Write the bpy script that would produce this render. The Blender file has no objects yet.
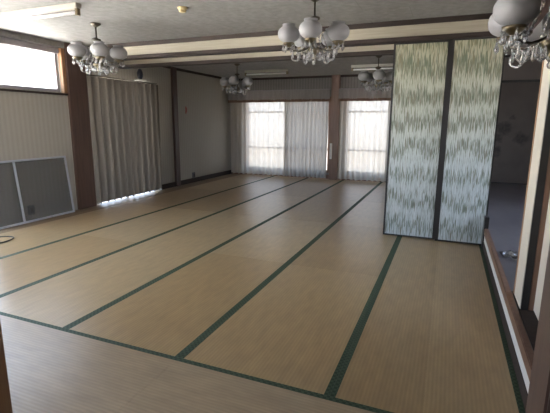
import bpy, bmesh, math, random
from mathutils import Vector, Matrix
random.seed(7)
S = bpy.context.scene
COL = S.collection
PI = math.pi

# ------------------------------------------------------------------ render / view
S.view_settings.view_transform = 'Standard'
S.view_settings.look = 'None'
S.view_settings.gamma = 1.0
S.view_settings.use_curve_mapping = False
S.view_settings.exposure = 2.65
S.render.engine = 'CYCLES'
S.cycles.max_bounces = 14
S.cycles.diffuse_bounces = 6
S.cycles.transparent_max_bounces = 24
S.cycles.sample_clamp_indirect = 6.0
S.cycles.use_denoising = True
S.cycles.caustics_refractive = False
S.cycles.caustics_reflective = False

# ------------------------------------------------------------------ camera
CAMZ = 1.3715
yaw, pit, rol = math.radians(22.238), math.radians(-11.445), math.radians(0.375)
f = Vector((-math.sin(yaw)*math.cos(pit), math.cos(yaw)*math.cos(pit), math.sin(pit)))
r = Vector((math.cos(yaw), math.sin(yaw), 0))
u = r.cross(f)
r2 = math.cos(rol)*r + math.sin(rol)*u
u2 = -math.sin(rol)*r + math.cos(rol)*u
cam_d = bpy.data.cameras.new('camera')
cam = bpy.data.objects.new('camera', cam_d); COL.objects.link(cam)
M = Matrix((r2, u2, -f)).transposed().to_4x4(); M.translation = (0, 0, CAMZ)
cam.matrix_world = M
cam_d.sensor_width = 36; cam_d.sensor_fit = 'HORIZONTAL'
cam_d.lens = 417.14/550*36
cam_d.clip_start = 0.02
S.camera = cam

# ------------------------------------------------------------------ materials
def new_mat(name):
    m = bpy.data.materials.new(name); m.use_nodes = True
    nt = m.node_tree; b = nt.nodes['Principled BSDF']
    return m, nt, b
def N(nt, t, **kw):
    n = nt.nodes.new(t)
    for k, v in kw.items():
        if k.startswith('i_'): n.inputs[k[2:].replace('_', ' ')].default_value = v
        else: setattr(n, k, v)
    return n
def plain(name, col, rough=.5, metal=0, spec=.5):
    m, nt, b = new_mat(name)
    b.inputs['Base Color'].default_value = (*col, 1); b.inputs['Roughness'].default_value = rough
    b.inputs['Metallic'].default_value = metal; b.inputs['Specular IOR Level'].default_value = spec
    return m
def mapped(nt, scale=(1, 1, 1)):
    tc = N(nt, 'ShaderNodeTexCoord'); mp = N(nt, 'ShaderNodeMapping')
    mp.inputs['Scale'].default_value = scale
    nt.links.new(tc.outputs['Object'], mp.inputs['Vector'])
    return mp.outputs['Vector']
def ramp(nt, fac, stops):
    n = N(nt, 'ShaderNodeValToRGB')
    el = n.color_ramp.elements
    while len(el) < len(stops): el.new(.5)
    for e, (p, c) in zip(el, stops): e.position = p; e.color = (*c, 1)
    nt.links.new(fac, n.inputs['Fac'])
    return n.outputs['Color']
def math_n(nt, op, a, b=None):
    n = N(nt, 'ShaderNodeMath', operation=op)
    for i, v in enumerate((a, b)):
        if v is None: continue
        if isinstance(v, (int, float)): n.inputs[i].default_value = v
        else: nt.links.new(v, n.inputs[i])
    return n.outputs[0]
def mixc(nt, fac, a, b, mode='MIX'):
    n = N(nt, 'ShaderNodeMix', data_type='RGBA', blend_type=mode)
    for i, v in ((0, fac), (6, a), (7, b)):
        if isinstance(v, (int, float)): n.inputs[i].default_value = v
        elif isinstance(v, tuple): n.inputs[i].default_value = (*v, 1)
        else: nt.links.new(v, n.inputs[i])
    return n.outputs[2]
def noise(nt, vec, scale, detail=3, rough=.5):
    n = N(nt, 'ShaderNodeTexNoise'); n.inputs['Scale'].default_value = scale
    n.inputs['Detail'].default_value = detail; n.inputs['Roughness'].default_value = rough
    nt.links.new(vec, n.inputs['Vector'])
    return n.outputs['Fac']
def bump(nt, b, h, strength=.2, dist=.01):
    n = N(nt, 'ShaderNodeBump'); n.inputs['Strength'].default_value = strength; n.inputs['Distance'].default_value = dist
    nt.links.new(h, n.inputs['Height']); nt.links.new(n.outputs['Normal'], b.inputs['Normal'])
def axis(nt, ax):
    tc = N(nt, 'ShaderNodeTexCoord'); sp = N(nt, 'ShaderNodeSeparateXYZ')
    nt.links.new(tc.outputs['Object'], sp.inputs[0]); return sp.outputs[ax]

def wood(name, dark, light, grain=(40, 2, 40), rough=.45):
    m, nt, b = new_mat(name)
    v = mapped(nt, grain)
    c = ramp(nt, noise(nt, v, 1.0, 6, .6), [(.3, dark), (.7, light)])
    nt.links.new(c, b.inputs['Base Color']); b.inputs['Roughness'].default_value = rough
    bump(nt, b, noise(nt, v, 2.0, 3), .08, .004)
    return m

def tatami_mat(name, base, along):
    """rush mat: fine ribs along the mat's length, slight streaks, worn variation"""
    m, nt, b = new_mat(name)
    a = axis(nt, 0 if along == 'Y' else 1)
    rib = math_n(nt, 'SINE', math_n(nt, 'MULTIPLY', a, 2*PI/.021))
    rib01 = math_n(nt, 'MULTIPLY_ADD', rib, .5); nt.nodes[-1].inputs[2].default_value = .5
    v = mapped(nt, (7, 1.6, 1) if along == 'Y' else (1.6, 7, 1))
    st = noise(nt, v, 3.0, 5, .6)
    blot = noise(nt, mapped(nt), 1.1, 4, .55)
    lo = (base[0]*.84, base[1]*.84, base[2]*.86); hi = (base[0]*1.14, base[1]*1.14, base[2]*1.12)
    c = ramp(nt, st, [(.3, lo), (.7, hi)])
    c = mixc(nt, math_n(nt, 'MULTIPLY', blot, .25), c, (base[0]*.8, base[1]*.68, base[2]*.6))
    c = mixc(nt, math_n(nt, 'MULTIPLY', rib01, .26), c, (base[0]*.55, base[1]*.5, base[2]*.45))
    nt.links.new(c, b.inputs['Base Color'])
    b.inputs['Roughness'].default_value = .30; b.inputs['Specular IOR Level'].default_value = .85
    bump(nt, b, rib01, .25, .002)
    return m

def heri_mat():
    m, nt, b = new_mat('tatami_border_green')
    ck = N(nt, 'ShaderNodeTexChecker'); ck.inputs['Scale'].default_value = 60
    tc = N(nt, 'ShaderNodeTexCoord'); nt.links.new(tc.outputs['Object'], ck.inputs['Vector'])
    ck.inputs['Color1'].default_value = (.028, .050, .024, 1); ck.inputs['Color2'].default_value = (.058, .088, .048, 1)
    nt.links.new(ck.outputs['Color'], b.inputs['Base Color']); b.inputs['Roughness'].default_value = .7
    return m

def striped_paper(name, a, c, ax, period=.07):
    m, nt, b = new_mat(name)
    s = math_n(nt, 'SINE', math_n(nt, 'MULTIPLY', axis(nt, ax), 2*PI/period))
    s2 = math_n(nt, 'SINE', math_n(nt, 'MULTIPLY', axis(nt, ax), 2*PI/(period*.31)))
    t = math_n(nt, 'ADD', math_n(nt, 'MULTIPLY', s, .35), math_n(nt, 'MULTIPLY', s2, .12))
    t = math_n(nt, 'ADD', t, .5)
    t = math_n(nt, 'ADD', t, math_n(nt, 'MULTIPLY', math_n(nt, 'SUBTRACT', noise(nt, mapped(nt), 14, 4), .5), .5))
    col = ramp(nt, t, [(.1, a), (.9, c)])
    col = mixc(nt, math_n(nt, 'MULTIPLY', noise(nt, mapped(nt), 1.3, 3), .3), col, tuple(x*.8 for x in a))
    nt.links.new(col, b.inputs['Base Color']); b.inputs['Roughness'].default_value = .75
    return m

def ceiling_mat():
    m, nt, b = new_mat('marbled_ceiling_board')
    v = mapped(nt)
    wv = N(nt, 'ShaderNodeTexWave', wave_type='BANDS', bands_direction='X')
    wv.inputs['Scale'].default_value = 1.6; wv.inputs['Distortion'].default_value = 9; wv.inputs['Detail'].default_value = 4
    wv.inputs['Detail Scale'].default_value = 1.6
    nt.links.new(mapped(nt, (1.0, 2.2, 1)), wv.inputs['Vector'])
    t = math_n(nt, 'ADD', math_n(nt, 'MULTIPLY', wv.outputs['Fac'], .10), math_n(nt, 'MULTIPLY', noise(nt, v, 16, 6, .7), .90))
    c = ramp(nt, t, [(.25, (.18, .174, .168)), (.7, (.28, .27, .26))])
    br = N(nt, 'ShaderNodeTexBrick')
    br.offset = .5; br.inputs['Scale'].default_value = 1.0
    br.inputs['Brick Width'].default_value = .91; br.inputs['Row Height'].default_value = .455
    br.inputs['Mortar Size'].default_value = .004; br.inputs['Mortar Smooth'].default_value = .2
    nt.links.new(mapped(nt), br.inputs['Vector'])
    c = mixc(nt, math_n(nt, 'MULTIPLY', br.outputs['Fac'], .55), c, (.17, .15, .14))
    nt.links.new(c, b.inputs['Base Color']); b.inputs['Roughness'].default_value = .8
    bump(nt, b, t, .15, .004)
    return m

def bamboo_mat():
    """bamboo-grove paper: fine upright strokes in green and umber, broken by pale drifting bands"""
    m, nt, b = new_mat('bamboo_print_paper')
    v1 = mapped(nt, (98, 1, 6.5))
    s1 = noise(nt, v1, 1.0, 2, .5)
    v2 = mapped(nt, (150, 1, 9))
    s2 = noise(nt, v2, 1.0, 2, .5)
    # bands of mist
    z = axis(nt, 2)
    warp = noise(nt, mapped(nt, (4.5, 1, 1.3)), 1.0, 3)
    zz = math_n(nt, 'ADD', z, math_n(nt, 'MULTIPLY', warp, .5))
    band = math_n(nt, 'SINE', math_n(nt, 'MULTIPLY', zz, 2*PI/.31))
    band = math_n(nt, 'MULTIPLY_ADD', band, .5); nt.nodes[-1].inputs[2].default_value = .5
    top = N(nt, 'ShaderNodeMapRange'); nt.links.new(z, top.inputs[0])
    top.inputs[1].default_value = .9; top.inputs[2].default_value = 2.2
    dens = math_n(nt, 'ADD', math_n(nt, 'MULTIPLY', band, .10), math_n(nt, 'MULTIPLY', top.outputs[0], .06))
    k1 = math_n(nt, 'ADD', s1, dens)
    k2 = math_n(nt, 'ADD', s2, dens)
    f1 = N(nt, 'ShaderNodeMapRange'); nt.links.new(k1, f1.inputs[0]); f1.inputs[1].default_value = .565; f1.inputs[2].default_value = .64
    f2 = N(nt, 'ShaderNodeMapRange'); nt.links.new(k2, f2.inputs[0]); f2.inputs[1].default_value = .60; f2.inputs[2].default_value = .68
    tint = noise(nt, mapped(nt, (25, 1, .8)), 1.0, 2)
    green = ramp(nt, tint, [(.38, (.055, .085, .033)), (.62, (.13, .11, .05))])
    base = ramp(nt, noise(nt, mapped(nt, (60, 1, 2)), 1, 3), [(.3, (.38, .44, .455)), (.7, (.54, .595, .61))])
    base = mixc(nt, math_n(nt, 'MULTIPLY', top.outputs[0], .8), base, (.36, .32, .18))  # yellow-brown towards the top: print tone with warm bounce light painted in
    c = mixc(nt, math_n(nt, 'MULTIPLY', f1.outputs[0], .75), base, green)
    c = mixc(nt, math_n(nt, 'MULTIPLY', f2.outputs[0], .55), c, (.12, .15, .12))
    nt.links.new(c, b.inputs['Base Color']); b.inputs['Roughness'].default_value = .55
    return m

def painted_fusuma_mat():
    """dark brown paper with dim ink flowers"""
    m, nt, b = new_mat('ink_flower_paper')
    tc = N(nt, 'ShaderNodeTexCoord')
    base = ramp(nt, noise(nt, mapped(nt), 4, 4), [(.3, (.12, .10, .09)), (.7, (.15, .125, .112))])
    fac = None
    for (cx, cz, rad) in ((.12, 1.28, .17), (.42, 1.10, .17), (.02, .82, .14), (.22, 1.5, .08), (.02, 1.10, .12), (.75, 1.4, .16), (.95, 1.0, .15)):
        vm = N(nt, 'ShaderNodeVectorMath', operation='DISTANCE')
        nt.links.new(tc.outputs['Object'], vm.inputs[0]); vm.inputs[1].default_value = (.85+cx, 9.1, cz)
        d = math_n(nt, 'ADD', vm.outputs['Value'], math_n(nt, 'MULTIPLY', math_n(nt, 'SUBTRACT', noise(nt, mapped(nt), 9, 3), .5), .22))
        mr = N(nt, 'ShaderNodeMapRange'); nt.links.new(d, mr.inputs[0])
        mr.inputs[1].default_value = rad; mr.inputs[2].default_value = rad*.55
        fac = mr.outputs[0] if fac is None else math_n(nt, 'MAXIMUM', fac, mr.outputs[0])
    pet = noise(nt, mapped(nt), 22, 2)
    fac = math_n(nt, 'MULTIPLY', fac, math_n(nt, 'MULTIPLY_ADD', pet, .9)); nt.nodes[-2].inputs[2].default_value = .15
    c = mixc(nt, fac, base, (.022, .022, .024))
    nt.links.new(c, b.inputs['Base Color']); b.inputs['Roughness'].default_value = .6
    return m

def cloth(name, col, transp, transl, ax_noise=(60, 60, 3)):
    m = bpy.data.materials.new(name); m.use_nodes = True
    nt = m.node_tree; nt.nodes.clear()
    out = N(nt, 'ShaderNodeOutputMaterial')
    c = ramp(nt, noise(nt, mapped(nt, ax_noise), 1, 3), [(.3, tuple(x*.85 for x in col)), (.7, col)])
    d = N(nt, 'ShaderNodeBsdfDiffuse'); t = N(nt, 'ShaderNodeBsdfTranslucent'); p = N(nt, 'ShaderNodeBsdfTransparent')
    nt.links.new(c, d.inputs['Color']); nt.links.new(c, t.inputs['Color'])
    m1 = N(nt, 'ShaderNodeMixShader'); m1.inputs[0].default_value = transl
    nt.links.new(d.outputs[0], m1.inputs[1]); nt.links.new(t.outputs[0], m1.inputs[2])
    m2 = N(nt, 'ShaderNodeMixShader'); m2.inputs[0].default_value = transp
    nt.links.new(m1.outputs[0], m2.inputs[1]); nt.links.new(p.outputs[0], m2.inputs[2])
    nt.links.new(m2.outputs[0], out.inputs['Surface'])
    return m

def thin_glass(name, tint=(.97, .98, 1), gloss=.06):
    m = bpy.data.materials.new(name); m.use_nodes = True
    nt = m.node_tree; nt.nodes.clear()
    out = N(nt, 'ShaderNodeOutputMaterial')
    p = N(nt, 'ShaderNodeBsdfTransparent'); p.inputs['Color'].default_value = (*tint, 1)
    g = N(nt, 'ShaderNodeBsdfGlossy'); g.inputs['Roughness'].default_value = .02
    mx = N(nt, 'ShaderNodeMixShader'); mx.inputs[0].default_value = gloss
    nt.links.new(p.outputs[0], mx.inputs[1]); nt.links.new(g.outputs[0], mx.inputs[2])
    nt.links.new(mx.outputs[0], out.inputs['Surface'])
    return m

def insect_mesh_mat():
    m = bpy.data.materials.new('insect_mesh'); m.use_nodes = True
    nt = m.node_tree; nt.nodes.clear()
    out = N(nt, 'ShaderNodeOutputMaterial')
    p = N(nt, 'ShaderNodeBsdfTransparent'); d = N(nt, 'ShaderNodeBsdfDiffuse'); d.inputs['Color'].default_value = (.17, .17, .17, 1)
    mx = N(nt, 'ShaderNodeMixShader'); mx.inputs[0].default_value = .35
    nt.links.new(p.outputs[0], mx.inputs[1]); nt.links.new(d.outputs[0], mx.inputs[2])
    nt.links.new(mx.outputs[0], out.inputs['Surface'])
    return m

def crystal_mat():
    m, nt, b = new_mat('cut_crystal')
    b.inputs['Base Color'].default_value = (1, 1, 1, 1); b.inputs['Roughness'].default_value = .03
    b.inputs['Transmission Weight'].default_value = .85; b.inputs['IOR'].default_value = 1.6
    b.inputs['Specular IOR Level'].default_value = .9
    return m
def opal_mat():
    m, nt, b = new_mat('opal_glass')
    b.inputs['Base Color'].default_value = (.31, .305, .31, 1); b.inputs['Roughness'].default_value = .45
    b.inputs['Subsurface Weight'].default_value = .1; b.inputs['Subsurface Radius'].default_value = (.05, .05, .05)
    return m

MT = dict(
    tatamiY=tatami_mat('tatami_rush', (.45, .307, .152), 'Y'),
    tatamiY2=tatami_mat('tatami_rush_worn', (.40, .265, .128), 'Y'),
    tatamiY3=tatami_mat('tatami_rush_fresh', (.50, .36, .195), 'Y'),
    tatamiX=tatami_mat('tatami_rush_cross', (.44, .325, .20), 'X'),
    seam=plain('mat_seam', (.26, .19, .12), .9),
    heri=heri_mat(),
    board=wood('floor_board', (.20, .13, .075), (.29, .20, .12), (14, 1, 14)),
    dark=wood('dark_brown_wood', (.020, .012, .009), (.040, .024, .018), (3, 30, 30), .75),
    darkZ=wood('dark_brown_post_wood', (.06, .036, .03), (.10, .062, .05), (30, 30, 2)),
    red=wood('red_brown_wood', (.16, .085, .055), (.24, .135, .09), (30, 30, 2)),
    pillar=wood('dark_pillar_wood', (.085, .048, .036), (.13, .075, .055), (30, 30, 2)),
    litwood=wood('lit_brown_wood', (.26, .13, .06), (.40, .22, .11), (30, 30, 2)),  # brown wood with the light falling on it put into the colour
    fascia=wood('pale_fascia_board', (.32, .285, .215), (.42, .375, .29), (2, 40, 60), .6),
    platform=wood('platform_lino', (.12, .108, .118), (.18, .165, .175), (3, 1.5, 3), .35),
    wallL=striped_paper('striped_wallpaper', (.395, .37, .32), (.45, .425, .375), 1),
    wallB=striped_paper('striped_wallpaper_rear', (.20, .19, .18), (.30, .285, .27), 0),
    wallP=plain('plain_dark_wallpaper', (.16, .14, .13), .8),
    wallE=plain('grey_brown_wallpaper', (.30, .265, .25), .8),
    cream=plain('cream_wallpaper', (.62, .58, .50), .7),
    white=plain('white_paint', (.78, .77, .74), .5),
    ceil=ceiling_mat(),
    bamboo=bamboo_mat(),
    fusuma=painted_fusuma_mat(),
    black=plain('black_lacquer', (.022, .02, .02), .35),
    alu=plain('aluminium', (.62, .64, .70), .35, .6),
    sash=plain('sash_grey', (.40, .38, .40), .4, .3),
    brass=plain('aged_brass', (.20, .16, .10), .3, 1.0),
    bronze=plain('dark_bronze', (.10, .085, .065), .38, .8),
    opal=opal_mat(), crystal=crystal_mat(),
    glass=thin_glass('window_glass'), mesh=insect_mesh_mat(),
    sheer=cloth('sheer_net', (.62, .57, .50), .08, .25, (90, 90, 2)),
    sheer2=cloth('sheer_net_doubled', (.47, .44, .40), .010, .17, (90, 90, 2)),
    valance=cloth('valance_cloth', (.42, .39, .38), .02, .3),
    hem=cloth('valance_band', (.24, .16, .12), .0, .2),
    drape=cloth('beige_drape', (.28, .25, .215), 0.0, .02, (30, 30, 1)),
    tube=plain('fluorescent_tube_glass', (.88, .89, .90), .3),
    fixture=plain('fixture_enamel', (.42, .39, .34), .45),
    plastic=plain('ivory_plastic', (.62, .50, .27), .45),
    navy=plain('dark_navy_plastic', (.018, .018, .035), .3),
    cable=plain('black_rubber', (.02, .02, .02), .5),
    pale=plain('pale_plastic', (.72, .71, .66), .4),
    grey=plain('grey_plastic', (.12, .12, .125), .5),
    redpaper=plain('faded_red_paper', (.42, .15, .13), .8),
    clear=thin_glass('clear_film', (.92, .94, .97), .3),
)

# ------------------------------------------------------------------ mesh helpers
class MB:
    def __init__(self): self.bm = bmesh.new()
    def box(self, x0, x1, y0, y1, z0, z1, bev=0.0):
        b = bmesh.new()
        g = bmesh.ops.create_cube(b, size=1)
        for v in b.verts: v.co = ((x0+x1)/2+v.co.x*(x1-x0), (y0+y1)/2+v.co.y*(y1-y0), (z0+z1)/2+v.co.z*(z1-z0))
        if bev: bmesh.ops.bevel(b, geom=b.edges[:], offset=bev, segments=2, affect='EDGES')
        return self.merge(b)
    def merge(self, b):
        t = bpy.data.meshes.new('t'); b.to_mesh(t); b.free(); self.bm.from_mesh(t); bpy.data.meshes.remove(t); return self
    def lathe(self, prof, c=(0, 0, 0), seg=28):
        """prof: list of (radius, z); closed ends when radius 0"""
        rings = []
        for (rad, z) in prof:
            if rad < 1e-6: rings.append([self.bm.verts.new((c[0], c[1], c[2]+z))])
            else: rings.append([self.bm.verts.new((c[0]+rad*math.cos(2*PI*i/seg), c[1]+rad*math.sin(2*PI*i/seg), c[2]+z)) for i in range(seg)])
        for a, b in zip(rings, rings[1:]):
            for i in range(seg):
                j = (i+1) % seg
                if len(a) == 1 and len(b) == 1: continue
                if len(a) == 1: self.bm.faces.new((a[0], b[j], b[i]))
                elif len(b) == 1: self.bm.faces.new((a[i], a[j], b[0]))
                else: self.bm.faces.new((a[i], a[j], b[j], b[i]))
        return self
    def tube(self, pts, rad, seg=8, cap=True):
        pts = [Vector(p) for p in pts]; rings = []
        n = len(pts)
        rads = rad if isinstance(rad, (list, tuple)) else [rad]*n
        up = Vector((0.013, .021, 1)).normalized()
        for i, p in enumerate(pts):
            t = (pts[min(i+1, n-1)]-pts[max(i-1, 0)]).normalized()
            a = t.cross(up)
            if a.length < .05: a = t.cross(Vector((1, 0, 0)))
            a.normalize(); b = t.cross(a)
            rings.append([self.bm.verts.new(p+rads[i]*(math.cos(2*PI*k/seg)*a+math.sin(2*PI*k/seg)*b)) for k in range(seg)])
        for a, b in zip(rings, rings[1:]):
            for k in range(seg): self.bm.faces.new((a[k], a[(k+1) % seg], b[(k+1) % seg], b[k]))
        if cap:
            self.bm.faces.new(rings[0][::-1]); self.bm.faces.new(rings[-1])
        return self
    def ball(self, c, rx, rz=None, seg=10):
        rz = rz or rx
        prof = [(rx*math.sin(PI*i/seg), -rz*math.cos(PI*i/seg)) for i in range(seg+1)]
        prof[0] = (0, -rz); prof[-1] = (0, rz)
        return self.lathe(prof, c, seg*2)
    def sheet(self, fn, nu, nv, thick=0):
        vs = [[self.bm.verts.new(fn(i/nu, j/nv)) for j in range(nv+1)] for i in range(nu+1)]
        for i in range(nu):
            for j in range(nv): self.bm.faces.new((vs[i][j], vs[i+1][j], vs[i+1][j+1], vs[i][j+1]))
        return self
    def build(self, name, mat, parent=None, smooth=False, sharp=None):
        bmesh.ops.recalc_face_normals(self.bm, faces=self.bm.faces[:])
        me = bpy.data.meshes.new(name); self.bm.to_mesh(me); self.bm.free()
        if isinstance(mat, (list, tuple)):
            for m_ in mat: me.materials.append(m_)
        else: me.materials.append(mat)
        if smooth:
            for p in me.polygons: p.use_smooth = True
        o = bpy.data.objects.new(name, me); COL.objects.link(o)
        if parent is not None: o.parent = parent
        return o

def struct(name, mb, mat, parent=None):
    o = mb.build(name, mat, parent)
    if parent is None: o['kind'] = 'structure'
    return o
def thing(name, label, cat, loc, rz=0, group=None):
    o = bpy.data.objects.new(name, None); COL.objects.link(o)
    o.location = loc; o.rotation_euler = (0, 0, rz); o.empty_display_size = .1
    return tag(o, label, cat, group)
def tag(o, label, cat, group=None):
    o['label'] = label; o['category'] = cat
    if group: o['group'] = group
    return o
def box(*a): return MB().box(*a)

# ------------------------------------------------------------------ dimensions (metres)
XL, XR = -5.36, .455          # main room side planes
YN, YB = .95, 10.0            # doorway wall, far wall
ZC = 2.49                     # front ceiling
ZC2 = 2.46                    # rear ceiling
PX = 2.6                      # outer wall of the raised passage
LINES = [-4.10, -3.19, -2.28, -1.37, -.455]   # joints between rows of mats
Y0 = 1.865                    # cross joint in front

# ------------------------------------------------------------------ floor
fl = bpy.data.objects.new('floor', None)
fm = MB(); mats = [MT['tatamiY'], MT['tatamiY2'], MT['tatamiY3'], MT['tatamiX'], MT['heri'], MT['board'], MT['seam']]
def fbox(idx, x0, x1, y0, y1, z1=0.0, z0=-.05):
    n = len(fm.bm.faces); fm.box(x0, x1, y0, y1, z0, z1)
    fm.bm.faces.ensure_lookup_table()
    for fc in fm.bm.faces[n:]: fc.material_index = idx
fm.box(XL-.12, XR+.15, YN-.13, YB+.12, -.09, -.05)
for fc in fm.bm.faces: fc.material_index = 6
edges = [-5.01]+LINES+[XR]
g = .0010; hw = .03
rng = random.Random(3)
for k in range(len(edges)-1):
    a, b = edges[k], edges[k+1]
    ys = [Y0]
    while ys[-1] < YB-.01: ys.append(min(YB, ys[-1]+1.82))
    for j in range(len(ys)-1):
        halves = [(a, b)]
        if k == len(edges)-2 and j < 2: halves = [(a, -.005), (-.0055, b)]
        for q, (p0, p1) in enumerate(halves):
            idx = rng.choice([0, 0, 1, 2]) if len(halves) == 1 else (1, 0)[q]
            l = p0+(hw if q == 0 and k > 0 else g*.5); rr = p1-(hw if q == len(halves)-1 else g*.5)
            fbox(idx, l, rr, ys[j]+g, ys[j+1]-g)
    for xx in ([a+g, a+hw],) if k > 0 else (): fbox(4, xx[0], xx[1], Y0+g, YB-g, .0012)
    fbox(4, b-hw, b-g, Y0+g, YB-g, .0012)
for a, b in ((-5.36, -3.19), (-3.19, -1.37), (-1.37, XR)):
    fbox(3, a+g, b-g, YN, Y0-.034)
fbox(4, XL, XR, Y0-.034, Y0-g, .0012)
fbox(5, XL, -5.012, Y0, YB, -.001)
fbox(5, XL, XR, YN-.12, YN-.001, .002)
struct('floor', fm, mats)
struct('floor_passage', box(-2.6, PX, -1.3, YN-.121, -.09, 0), MT['board'])

# raised passage on the right: riser, pale strip, nosing, deck
struct('floor_platform', box(.49, PX, YN, 9.2, -.05, .228), MT['platform'])
rb = MB().box(XR, .53, YN, 5.12, -.05, .084); struct('trim_1', rb, MT['dark'])
struct('trim_2', box(XR+.004, .53, YN, 5.10, .084, .160), MT['white'])
struct('trim_3', MB().box(XR-.002, .495, YN, 5.10, .160, .232, .005), MT['red'])
struct('trim_29', box(.494, .60, YN, 3.15, .226, .2315), MT['dark'])
struct('trim_4', MB().box(.446, .49, 5.02, 5.125, 0, .36, .004), MT['black'])

# ------------------------------------------------------------------ ceilings
struct('ceiling', box(XL-.12, PX, YN-.12, 5.15, ZC, ZC+.16), MT['ceil'])
struct('ceiling_rear', box(XL-.12, XR+.05, 5.15, YB+.12, ZC2, ZC2+.2), MT['ceil'])
struct('ceiling_passage', box(XR+.05, PX+.12, 5.05, 9.34, 2.62, 2.72), MT['white'])
struct('ceiling_entry', box(-2.6, PX, -1.3, YN-.12, 2.35, 2.45), MT['ceil'])

# ------------------------------------------------------------------ left wall
wl = MB()
wl.box(XL-.12, XL, YN, 1.05, 0, 1.785)
wl.box(XL-.12, XL, 1.05, 3.43, 1.74, 1.785)
wl.box(XL-.12, XL, 3.43, 4.90, 0, 1.785)
wl.box(XL-.12, XL, YN, 4.90, 2.36, ZC)
wl.box(XL-.12, XL, 4.714, 5.30, 1.785, ZC)
wl.box(XL-.12, XL, 4.90, 5.30, 0, 1.785)
wl.box(XL-.12, XL, 5.30, 6.80, 2.0, ZC)
wl.box(XL-.12, XL, 6.80, YB, 0, ZC)
wl.box(XL, XL+.05, 3.44, 4.775, 0, 1.75)         # furred-out lower wall under the window strip
struct('wall_left', wl, MT['wallL'])
struct('trim_5', MB().box(XL, XL+.075, 3.44, 4.775, 1.738, 1.766, .004), MT['dark'])
struct('trim_6', MB().box(XL-.03, XL+.02, YN, 4.714, 2.325, 2.405, .003), MT['sash'])
struct('trim_7', MB().box(XL, XL+.025, 7.50, YB-.02, ZC2-.05, ZC2, .003), MT['dark'])
struct('trim_8', MB().box(XL, XL+.035, 5.98, 7.40, ZC2-.04, ZC2, .003), MT['dark'])
struct('ceiling_cove', box(XL, XL+.07, YN, 4.775, 2.405, ZC), MT['ceil'])
pil = MB().box(XL-.01, XL+.09, 4.775, 5.13, 0, ZC, .006); struct('trim_9', pil, MT['pillar'])
struct('trim_10', MB().box(XL-.10, XL+.06, 4.715, 4.777, 1.77, 2.405, .004), MT['litwood'])  # window light on the pillar's side put into this strip's colour
struct('trim_11', MB().box(XL-.01, XL+.055, 7.42, 7.56, 0, ZC2, .005), MT['darkZ'])
struct('baseboard_left', MB().box(XL, XL+.03, 6.86, YB, 0, .10, .004), MT['dark'])

def window(name, axis_, plane, a0, a1, z0, z1, mull, depth=.05, fr=.045, mat='sash', sash_z=()):
    """aluminium or timber sash: frame and panes; axis_ is the direction the window runs along"""
    t = MB()
    def bx(mb, p0, p1, q0, q1, d0, d1):
        if axis_ == 'Y': mb.box(plane+d0, plane+d1, p0, p1, q0, q1)
        else: mb.box(p0, p1, plane+d0, plane+d1, q0, q1)
    bx(t, a0, a1, z0, z0+fr, -depth/2, depth/2); bx(t, a0, a1, z1-fr, z1, -depth/2, depth/2)
    bx(t, a0, a0+fr, z0+fr, z1-fr, -depth/2, depth/2); bx(t, a1-fr, a1, z0+fr, z1-fr, -depth/2, depth/2)
    for m_ in mull: bx(t, m_-fr/2, m_+fr/2, z0+fr, z1-fr, -depth/2, depth/2)
    for s_ in sash_z: bx(t, a0+fr, a1-fr, s_-.02, s_+.02, -depth/2.5, depth/2.5)
    o = struct(name, t, MT[mat])
    gl = MB(); bx(gl, a0+fr*.8, a1-fr*.8, z0+fr*.8, z1-fr*.8, -.003, .003)
    p = gl.build('pane', MT['glass'], o)
    return o
window('window_1', 'Y', XL-.05, YN+.05, 4.714, 1.785, 2.36, (2.8,), fr=.042)
window('window_2', 'Y', XL-.06, 1.05, 3.43, 0, 1.74, (2.0,))
window('window_3', 'Y', XL-.06, 5.30, 6.80, 0.0, 2.0, (6.0,), fr=.04)

# ------------------------------------------------------------------ far wall
W1 = (-4.93, -2.66); W2 = (-2.30, -.30)
wb = MB()
wb.box(XL-.12, W1[0], YB, YB+.12, 0, ZC2)
wb.box(W1[1], W2[0], YB, YB+.12, 0, ZC2)
wb.box(W2[1], XR+.05, YB, YB+.12, 0, ZC2)
wb.box(W1[0], W1[1], YB, YB+.12, 0, .15); wb.box(W1[0], W1[1], YB, YB+.12, 1.97, ZC2)
wb.box(W2[0], W2[1], YB, YB+.12, 0, .15); wb.box(W2[0], W2[1], YB, YB+.12, 1.97, ZC2)
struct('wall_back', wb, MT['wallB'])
struct('trim_12', MB().box(-2.635, -2.44, YB-.10, YB-.001, 0, ZC2, .006), MT['red'])
struct('trim_13', MB().box(XL+.02, XR, YB-.03, YB, ZC2-.05, ZC2, .003), MT['dark'])
struct('baseboard_back', MB().box(XL+.03, XR, YB-.018, YB, 0, .10, .004), MT['red'])
window('window_4', 'X', YB+.05, W1[0], W1[1], .15, 1.97, (-3.80,), fr=.06, mat='red', sash_z=(1.62, .72))
window('window_5', 'X', YB+.05, W2[0], W2[1], .15, 1.97, (-1.28,), fr=.06, mat='red', sash_z=(1.62, .72))

# ------------------------------------------------------------------ header beams across the room
def header(i, y, x0, x1, zt):
    struct('trim_%d' % i, MB().box(x0, x1, y-.065, y+.065, 2.262, 2.312, .004), MT['dark'])
    struct('trim_%d' % (i+1), MB().box(x0, x1, y-.040, y+.040, 2.312, zt-.055), MT['fascia'])
    struct('trim_%d' % (i+2), MB().box(x0, x1, y-.055, y+.055, zt-.055, zt, .004), MT['dark'])
header(14, 5.17, XL, .70, ZC)
header(17, 5.98, XL, XR, ZC2)

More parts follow.
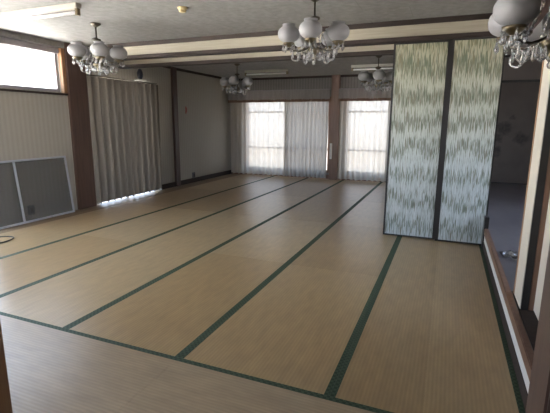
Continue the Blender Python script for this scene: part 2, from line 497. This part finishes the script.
# ------------------------------------------------------------------ right side: raised passage
struct('trim_20', MB().box(.60, .70, YN, 5.10, 2.29, ZC, .004), MT['darkZ'])
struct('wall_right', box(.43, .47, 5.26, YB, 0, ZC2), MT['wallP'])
wo = MB()
wo.box(PX, PX+.12, -1.3, 3.0, 0, 2.7); wo.box(PX, PX+.12, 6.3, 9.4, 0, 2.7)
wo.box(PX, PX+.12, 3.0, 6.3, 0, .45); wo.box(PX, PX+.12, 3.0, 6.3, 2.3, 2.7)
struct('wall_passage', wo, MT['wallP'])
window('window_6', 'Y', PX+.05, 3.0, 6.3, .45, 2.3, (4.1, 5.2))
we = MB().box(.47, PX, 9.22, 9.34, 0, 2.7); struct('wall_end', we, MT['wallE'])
struct('trim_21', MB().box(.47, PX, 9.15, 9.22, 2.12, 2.165, .003), MT['black'])
struct('trim_22', MB().box(.47, PX, 9.15, 9.22, 2.575, 2.62, .003), MT['black'])
struct('trim_23', MB().box(.47, PX, 9.15, 9.22, .225, .245, .003), MT['black'])
for i, (a, b) in enumerate(((.52, 1.55), (1.55, 2.58))):
    d = struct('door_%d' % (i+1), box(a, b, 9.17+.02*i, 9.185+.02*i, .245, 2.12), MT['fusuma'])
    e = MB(); e.box(a, a+.02, 9.165+.02*i, 9.17+.02*i, .245, 2.12); e.box(b-.02, b, 9.165+.02*i, 9.17+.02*i, .245, 2.12)
    e.build('door_frame', MT['black'], d)
# stub of wall and the papered sliding doors pushed back at the passage opening
struct('trim_24', MB().box(.50, .545, 3.085, 3.125, .225, 2.29, .003), MT['litwood'])
struct('wall_stub', box(.502, .538, 2.845, 3.085, .232, 2.29), MT['cream'])
struct('trim_25', MB().box(.506, .545, 2.835, 2.845, .232, 2.29), MT['black'])
struct('trim_26', MB().box(.545, .585, 2.84, 2.90, .232, 2.29, .003), MT['red'])
dd = struct('door_3', box(.575, .60, 2.672, 2.838, .24, 2.29), MT['cream'])
struct('door_4', MB().box(.575, .60, YN+.03, 2.668, .232, 2.29), MT['dark'])

# ------------------------------------------------------------------ doorway the picture is taken through
DX0, DX1 = -1.508, .205
wn = MB()
wn.box(XL-.12, XL+.25, YN-.12, YN, 0, ZC); wn.box(-1.95, DX0-.12, YN-.12, YN, 0, ZC); wn.box(XL+.25, -1.95, YN-.12, YN, 0, .25); wn.box(XL+.25, -1.95, YN-.12, YN, 2.25, ZC); wn.box(DX1+.12, PX, YN-.12, YN, 0, ZC)
wn.box(DX0-.12, DX1+.12, YN-.12, YN, 2.1, ZC)
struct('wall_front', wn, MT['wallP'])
struct('trim_27', MB().box(DX0-.12, DX0, YN-.13, YN+.01, 0, 2.1, .005), MT['litwood'])  # left post: its lit tone is put into the wood colour
struct('trim_28', MB().box(DX1, DX1+.12, YN-.13, YN+.01, 0, 2.1, .005), MT['darkZ'])
window('window_fill_1', 'X', YN-.06, XL+.25, -1.95, .25, 2.25, (-4.0, -3.0))  # unseen window added to light the near floor and panels
ws = MB(); ws.box(-2.72, -2.6, -1.42, YN-.12, 0, 2.45); ws.box(-2.6, -2.2, -1.42, -1.3, 0, 2.45); ws.box(-.8, PX, -1.42, -1.3, 0, 2.45); ws.box(-2.2, -.8, -1.42, -1.3, 0, .7); ws.box(-2.2, -.8, -1.42, -1.3, 2.1, 2.45)
window('window_fill_2', 'X', -1.36, -2.2, -.8, .7, 2.1, (-1.5,))  # unseen window added behind the camera to light doorway and near floor
struct('wall_entry', ws, MT['wallP'])

# ------------------------------------------------------------------ bamboo fusuma panels
def fusuma(label, x0, x1, y, stl, str_):
    t = thing('sliding_panel', label, 'sliding door', ((x0+x1)/2, y, 0), 0, 'bamboo print sliding panels')
    w = (x1-x0)/2
    z1 = 2.262
    fa = MB().box(-w+stl, w-str_, -.010, .010, .022, z1-.018)
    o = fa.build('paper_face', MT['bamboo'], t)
    fr = MB()
    fr.box(-w, -w+stl, -.015, .015, .004, z1, .002); fr.box(w-str_, w, -.015, .015, .004, z1, .002)
    fr.box(-w+stl, w-str_, -.015, .015, .004, .022); fr.box(-w+stl, w-str_, -.015, .015, z1-.018, z1)
    fr.build('frame', MT['black'], t)
    return t
fusuma('bamboo print sliding panel whose edge stands before the curtained far window', -.660, -.048, 5.195, .022, .035)
fusuma('bamboo print sliding panel whose foot stands beside the raised step', -.052, .478, 5.155, .035, .014)

# ------------------------------------------------------------------ curtains
def pleat(xa, xb, y, z0, z1, n, amp, mat, name, parent=None, wob=.35, axis_='X', seed=0, flare=0.0, nv=10, scallop=0):
    rr = random.Random(seed); ph = [rr.uniform(-.8, .8) for _ in range(n+2)]; am = [rr.uniform(.6, 1.2) for _ in range(n+2)]
    def fn(s, t):
        q = s*n; i = int(min(q, n-1)); w = q-i
        p = ph[i]*(1-w)+ph[i+1]*w; a = am[i]*(1-w)+am[i+1]*w
        d = amp*a*math.sin(2*PI*q+p*wob*(1.6-t))*(1.0-.35*t)+flare*(1-t)
        x = xa+(xb-xa)*s+.012*math.sin(5*q+t*2)*(1-t)
        z = z0+(z1-z0)*t+(scallop*math.sin(2*PI*q+1.0)*(1-t))
        return (x, y+d, z) if axis_ == 'X' else (y+d, x, z)
    return MB().sheet(fn, n*10, nv).build(name, mat, parent, smooth=True)

# beige drape on the side window
t = pleat(5.134, 6.86, XL+.10, .035, 2.055, 11, .055, MT['drape'], 'curtain', axis_='Y', seed=4, scallop=.018)
tag(t, 'beige full-length drape on the side wall beside the brown pillar', 'curtain')
rd = MB().tube([(XL+.085, 5.17, 2.075), (XL+.085, 6.84, 2.075)], .011)
rod = rd.build('curtain_rod', MT['bronze'], None, True)
tag(rod, 'thin dark rod holding the beige drape on the side wall', 'curtain rod')
for y in (5.19, 6.0, 6.80): MB().box(XL+.0, XL+.088, y-.008, y+.008, 2.068, 2.082).build('bracket', MT['bronze'], rod)
# net curtains along the far wall
YC = YB-.12
shts = [(-5.32, -3.76, 11, MT['sheer'], 'white net curtain in the corner of the far wall'),
        (-3.80, -2.68, 11, MT['sheer2'], 'white net curtain hanging on the corner side of the brown post'),
        (-2.41, -1.28, 9, MT['sheer'], 'white net curtain between the brown post and the bamboo panel')]
for k, (a, b, n, m_, lab) in enumerate(shts):
    c = pleat(a, b, YC, .03+.0*k, 1.99, n, .042, m_, 'net_curtain', seed=20+k, scallop=.006)
    tag(c, lab, 'curtain', 'net curtains on the far wall')
c = pleat(-1.30, -.20, YC, .03, 1.99, 11, .028, MT['sheer2'], 'net_curtain', seed=31)
tag(c, 'white net curtain mostly hidden behind the bamboo panel', 'curtain', 'net curtains on the far wall')
for k, (a, b, lab) in enumerate(((-5.33, -2.645, 'pleated grey valance running from the corner to the brown post'), (-2.43, -.20, 'pleated grey valance between the brown post and the bamboo panel'))):
    v = pleat(a, b, YC-.085, 1.90, 2.13, int((b-a)*11), .012, MT['valance'], 'valance', seed=50+k, nv=5)
    tag(v, lab, 'valance', 'valances on the far wall')
    pleat(a, b, YC-.088, 1.852, 1.915, int((b-a)*11), .013, MT['hem'], 'hem_band', v, seed=50+k, nv=2)
    rl = MB().tube([(a, YC-.03, 2.135), (b, YC-.03, 2.135)], .010).build('curtain_track', MT['sash'], None, True)
    tag(rl, ('curtain track above the valance from the corner to the brown post', 'curtain track above the valance between brown post and bamboo panel')[k], 'curtain track', 'curtain tracks on the far wall')

# ------------------------------------------------------------------ chandeliers
GR, RR = .100, .238
def crystal_drop(mb, x, y, z, s=1.0):
    mb.lathe([(0, -.066*s), (.012*s, -.050*s), (.013*s, -.040*s), (.0035*s, -.010*s), (.003*s, -.008*s), (.007*s, -.003*s), (.007*s, .003*s), (.003*s, .008*s), (0, .009*s)], (x, y, z), 7)
def make_chandelier(zc, drop, arm0=0):
    """origin on the ceiling; drop = distance from the ceiling to the globe centres"""
    t = thing('chandelier', '', 'chandelier', (0, 0, zc), 0, 'chandeliers with opal globes')
    MB().lathe([(0, 0), (.055, 0), (.058, -.012), (.036, -.030), (.018, -.042), (0, -.045)]).build('canopy', MT['bronze'], t, True)
    zl = -drop
    MB().lathe([(0, -.04), (.008, -.04), (.009, zl+.165), (.014, zl+.16), (.048, zl+.150), (.050, zl+.132), (.020, zl+.118), (.012, zl+.10), (.011, zl-.06),
                (.020, zl-.075), (.014, zl-.09), (0, zl-.09)], seg=16).build('stem', MT['bronze'], t, True)
    MB().lathe([(0, zl-.085), (.020, zl-.088), (.052, zl-.115), (.060, zl-.135), (.044, zl-.165), (.018, zl-.18), (.020, zl-.195), (.008, zl-.215), (0, zl-.225)], seg=18).build('hub', MT['brass'], t, True)
    for k in range(5):
        a = arm0+2*PI*k/5; c_, s_ = math.cos(a), math.sin(a)
        def P(rad, z): return (c_*rad, s_*rad, z)
        am = MB().tube([P(.045, zl-.115), P(.09, zl-.135), P(.13, zl-.147), P(.18, zl-.143), P(.22, zl-.128), P(RR, zl-.105)], .007, 8).build('arm', MT['bronze'], t, True)
        cx, cy = c_*RR, s_*RR
        MB().lathe([(0, -.115), (.018, -.115), (.030, -.105), (.050, -.092), (.056, -.078), (.050, -.076), (0, -.082)], (cx, cy, zl), 16).build('cup', MT['brass'], am, True)
        # squashed opal globe with a flat open lip on top
        prof = []
        for i in range(3, 20):
            th = PI*i/24
            prof.append((GR*math.sin(th)**.72, -.072*math.cos(th)))
        prof = [(.036, -.078)]+prof+[(.058, .060), (.057, .074), (.061, .084), (.057, .084), (.052, .072), (.054, .056), (.080, .04), (.090, 0), (.080, -.04), (.032, -.072)]
        MB().lathe(prof, (cx, cy, zl), 24).build('globe_shade', MT['opal'], am, True)
        # crystals: a ring of drops under the cup, a glass scroll and drops along the arm
        for q in range(6):
            b_ = 2*PI*q/6+a
            m_ = MB(); crystal_drop(m_, cx+.052*math.cos(b_), cy+.052*math.sin(b_), zl-.094, 1.0); m_.build('crystal_drop', MT['crystal'], am)
        for rad, z_ in ((.09, zl-.148), (.145, zl-.160), (.20, zl-.148)):
            m_ = MB(); crystal_drop(m_, c_*rad, s_*rad, z_, 1.15); m_.build('crystal_drop', MT['crystal'], am)
        pts = []
        for i in range(15):
            w = i/14*1.6*PI; rr_ = .052*(1-.35*i/14)
            pts.append(P(.175+rr_*math.cos(w+PI*.5), zl-.195+rr_*math.sin(w+PI*.5)))
        MB().tube(pts, .006, 6).build('glass_scroll', MT['crystal'], am, True)
        # bead strand from the collar down to between the globes
        m_ = MB(); a2 = a+PI/5; pts = []; rads = []
        for i in range(61):
            w = i/60; rad = .045+.13*w; z_ = zl+.10-.25*w-.05*math.sin(PI*w)
            pts.append((math.cos(a2)*rad, math.sin(a2)*rad, z_)); rads.append(.0025+.0065*abs(math.sin(PI*w*10)))
        m_.tube(pts, rads, 7)
        m_.build('bead_strand', MT['crystal'], t)
    for q in range(8):
        b_ = 2*PI*q/8
        m_ = MB(); crystal_drop(m_, .055*math.cos(b_), .055*math.sin(b_), zl-.145, 1.25); m_.build('crystal_drop', MT['crystal'], t)
    m_ = MB(); m_.ball((0, 0, zl-.243), .018, .020, 7); m_.build('crystal_ball', MT['crystal'], t)
    return t
def copy_tree(o, parent=None):
    c = o.copy(); COL.objects.link(c)
    if parent is not None: c.parent = parent
    for ch in list(o.children): copy_tree(ch, c)
    return c
def cam_dir(x, y): return math.atan2(-y, -x)
ch0 = make_chandelier(0, .325)
chr_ = make_chandelier(0, .335)
spots = [((-3.93, 4.02, ZC), 6, 'chandelier hanging beside the side window strip and brown pillar'),
         ((-1.225, 3.93, ZC), -8, 'chandelier hanging in front of the header, below mid ceiling'),
         ((-3.86, 7.47, ZC2), -15, 'chandelier in the rear bay close to the wall corner'),
         ((-1.17, 7.35, ZC2), 5, 'chandelier in the rear bay beside the bamboo panel top')]
for i, (p, a, lab) in enumerate(spots):
    o = (ch0, None, chr_, None)[i] or copy_tree((ch0, ch0, chr_, chr_)[i])
    o.location = p; o.rotation_euler = (0, 0, cam_dir(p[0], p[1])-math.radians(-a))
    o['label'] = lab
near = make_chandelier(0, .59)
near.location = (.44, 2.52, ZC)
near['label'] = 'chandelier hanging over the raised step, cut off by the frame edge'

# ------------------------------------------------------------------ ceiling strip lights and detector
def strip_light(x0, x1, y, zc, label):
    L = (x1-x0)/2
    t = thing('ceiling_light', label, 'light', ((x0+x1)/2, y, zc), 0, 'fluorescent strip lights')
    MB().box(-L, L, -.035, .035, -.05, 0, .006).build('housing', MT['fixture'], t)
    MB().tube([(-L+.03, 0, -.085), (L-.03, 0, -.085)], .016, 10).build('tube', MT['tube'], t, True)
    for s in (-1, 1): MB().box(s*(L-.02)-.016, s*(L-.02)+.016, -.022, .022, -.112, -.045, .004).build('socket', MT['brass'], t)
    return t
strip_light(-4.66, -3.42, 3.30, ZC, 'fluorescent strip light on the ceiling above the side window strip')
strip_light(-4.20, -3.20, 8.50, ZC2, 'fluorescent strip light in the rear bay near the corner chandelier')
strip_light(-1.85, -.65, 8.40, ZC2, 'fluorescent strip light in the rear bay behind the panel-side chandelier')
t = thing('smoke_detector', 'small yellowed round smoke detector on the ceiling', 'smoke detector', (-2.57, 3.80, ZC))
MB().lathe([(0, 0), (.050, 0), (.050, -.012), (.042, -.016), (0, -.016)], seg=20).build('base', MT['plastic'], t)
MB().lathe([(0, -.014), (.036, -.014), (.036, -.036), (.026, -.046), (0, -.047)], seg=20).build('sensor_cap', MT['plastic'], t)

# ------------------------------------------------------------------ insect screen leaning on the wall
SH, SY0, SY1 = .86, 3.37, 4.62
t = thing('insect_screen', 'wide aluminium framed insect screen leaning against the striped side wall', 'insect screen', (XL+.155, 0, .002))
t.rotation_euler = (0, -math.radians(6.0), 0)
e = .028
fr = MB()
fr.box(-.01, .01, SY0, SY1, 0, e, .002); fr.box(-.01, .01, SY0, SY1, SH-e, SH, .002)
fr.box(-.01, .01, SY0, SY0+e, e, SH-e); fr.box(-.01, .01, SY1-e, SY1, e, SH-e)
fr.build('frame', MT['alu'], t)
MB().box(-.009, .009, 3.78, 3.78+e, e, SH-e).build('mullion', MT['alu'], t)
MB().box(-.0012, .0012, SY0+e, 3.78, e, SH-e).build('mesh_panel', MT['mesh'], t)
MB().box(-.0012, .0012, 3.78+e, SY1-e, e, SH-e).build('mesh_panel', MT['mesh'], t)

# ------------------------------------------------------------------ small things
pts = []
for i in range(40):
    w = i/39
    ang = -1.9+w*4.3
    pts.append((-4.77+.15*math.cos(ang)*(1+.3*w), 3.16+.30*math.sin(ang)-.25*w, .008))
o = MB().tube(pts, .007, 6).build('cable', MT['cable'], None, True)
tag(o, 'thin black cable looped on the mat below the insect screen', 'cable')
t = thing('oval_ornament', 'small dark oval ornament on a pale base above the beige drape', 'ornament', (XL+.10, 6.36, 2.086))
b_ = MB(); b_.lathe([(0, -.085), (.045, -.07), (.072, -.03), (.078, .0), (.072, .03), (.045, .07), (0, .085)], (0, 0, 0), 20)
o = b_.build('head', MT['navy'], t, True); o.location = (0, 0, .115); o.scale = (.65, .75, 1.22)
MB().box(-.045, .06, -.105, .105, 0, .028, .005).build('base', MT['pale'], t)
t = thing('wall_notice', 'small faded red paper strip on the rear side wall', 'notice', (XL+.002, 7.93, 1.54))
MB().box(0, .004, -.035, .005, 0, .15).build('paper_strip', MT['redpaper'], t)
MB().box(0, .004, .010, .030, .03, .13).build('paper_strip', MT['redpaper'], t)
t = thing('wall_socket', 'dark wall socket low on the rear side wall past the post', 'socket', (XL+.001, 8.12, .10))
MB().box(0, .03, -.045, .045, 0, .13, .004).build('plate', MT['grey'], t)
MB().box(.03, .036, -.02, .02, .03, .10).build('outlet', MT['black'], t)
t = thing('wall_socket', 'dark wall socket low on the wall behind the insect screen', 'socket', (XL+.051, 3.98, .08))
MB().box(0, .02, -.05, .05, 0, .13, .004).build('plate', MT['grey'], t)
MB().box(.02, .025, -.02, .02, .03, .10).build('outlet', MT['black'], t)
t = thing('thermometer', 'narrow white thermometer on the brown post of the far wall', 'thermometer', (-2.60, YB-.099, .50))
MB().box(-.028, .028, -.014, 0, 0, .38, .005).build('plate', MT['pale'], t)
MB().tube([(0, -.017, .05), (0, -.017, .33)], .005, 6).build('glass_tube', MT['crystal'], t)
rr = random.Random(9)
def wf(s, q):
    return (.62+.20*(s-.5)+.02*math.sin(9*q), 4.02+.28*(q-.5)+.02*math.sin(8*s), .232+.030*abs(math.sin(7*s+3*q))*abs(math.cos(5*q-2*s)))
o = MB().sheet(wf, 14, 14).build('plastic_wrapper', MT['clear'])
tag(o, 'crumpled clear plastic wrapper on the raised passage floor', 'wrapper')

# ------------------------------------------------------------------ daylight
w = bpy.data.worlds.new('daylight'); S.world = w; w.use_nodes = True
bg = w.node_tree.nodes['Background']
nt_ = w.node_tree
tc_ = N(nt_, 'ShaderNodeTexCoord'); sp_ = N(nt_, 'ShaderNodeSeparateXYZ'); nt_.links.new(tc_.outputs['Generated'], sp_.inputs[0])
mr_ = N(nt_, 'ShaderNodeMapRange'); nt_.links.new(sp_.outputs['Z'], mr_.inputs[0]); mr_.inputs[1].default_value = -1; mr_.inputs[2].default_value = 1
sky = ramp(nt_, mr_.outputs[0], [(.0, (.62, .56, .48)), (.47, (.72, .67, .60)), (.53, (.92, .96, 1.0)), (.68, (.72, .90, 1.15)), (1.0, (.50, .74, 1.2))])
nt_.links.new(sky, bg.inputs['Color']); bg.inputs['Strength'].default_value = 1.3
def portal(name, loc, rot, sx, sy):
    l = bpy.data.lights.new(name, 'AREA'); l.shape = 'RECTANGLE'; l.size = sx; l.size_y = sy
    l.cycles.is_portal = True
    o = bpy.data.objects.new(name, l); COL.objects.link(o); o.location = loc; o.rotation_euler = rot
portal('window_daylight', (XL-.13, 2.83, 2.10), (0, -PI/2, 0), .60, 3.7)
portal('window_daylight', (XL-.13, 2.24, .87), (0, -PI/2, 0), 1.74, 2.38)
portal('window_daylight', (XL-.13, 6.0, 1.0), (0, -PI/2, 0), 2.0, 1.6)
portal('window_daylight', ((W1[0]+W1[1])/2, YB+.13, 1.06), (-PI/2, 0, 0), W1[1]-W1[0], 1.82)
portal('window_daylight', ((W2[0]+W2[1])/2, YB+.13, 1.06), (-PI/2, 0, 0), W2[1]-W2[0], 1.82)
portal('window_daylight', ((XL-1.70)/2, YN-.13, 1.25), (PI/2, 0, 0), 3.1, 2.0)  # portal of the added window in the doorway wall
portal('window_daylight', (-1.5, -1.43, 1.4), (PI/2, 0, 0), 1.4, 1.4)  # portal of the added window behind the camera
portal('window_daylight', (PX+.13, 4.65, 1.375), (0, PI/2, 0), 1.85, 3.3)

# sunlit ground added outside the side windows as light bounce; the sun stands beyond the passage, over the added roof slab
struct('ground_bounce', box(-30, XL-.4, -12, 9.5, -.5, -.3), plain('pale_concrete', (.62, .60, .56), .9))
struct('roof_sun_block', box(-5.5, PX+.95, -1.5, YB+.2, 2.76, 2.86), MT['dark'])  # unseen slab added to keep the sun out of the passage window
sd = bpy.data.lights.new('sun', 'SUN'); sd.energy = 27; sd.angle = .01; sd.color = (1, .95, .86)
so = bpy.data.objects.new('sun', sd); COL.objects.link(so)
so.rotation_euler = Vector((.35, 0, 1.0)).to_track_quat('Z', 'Y').to_euler()
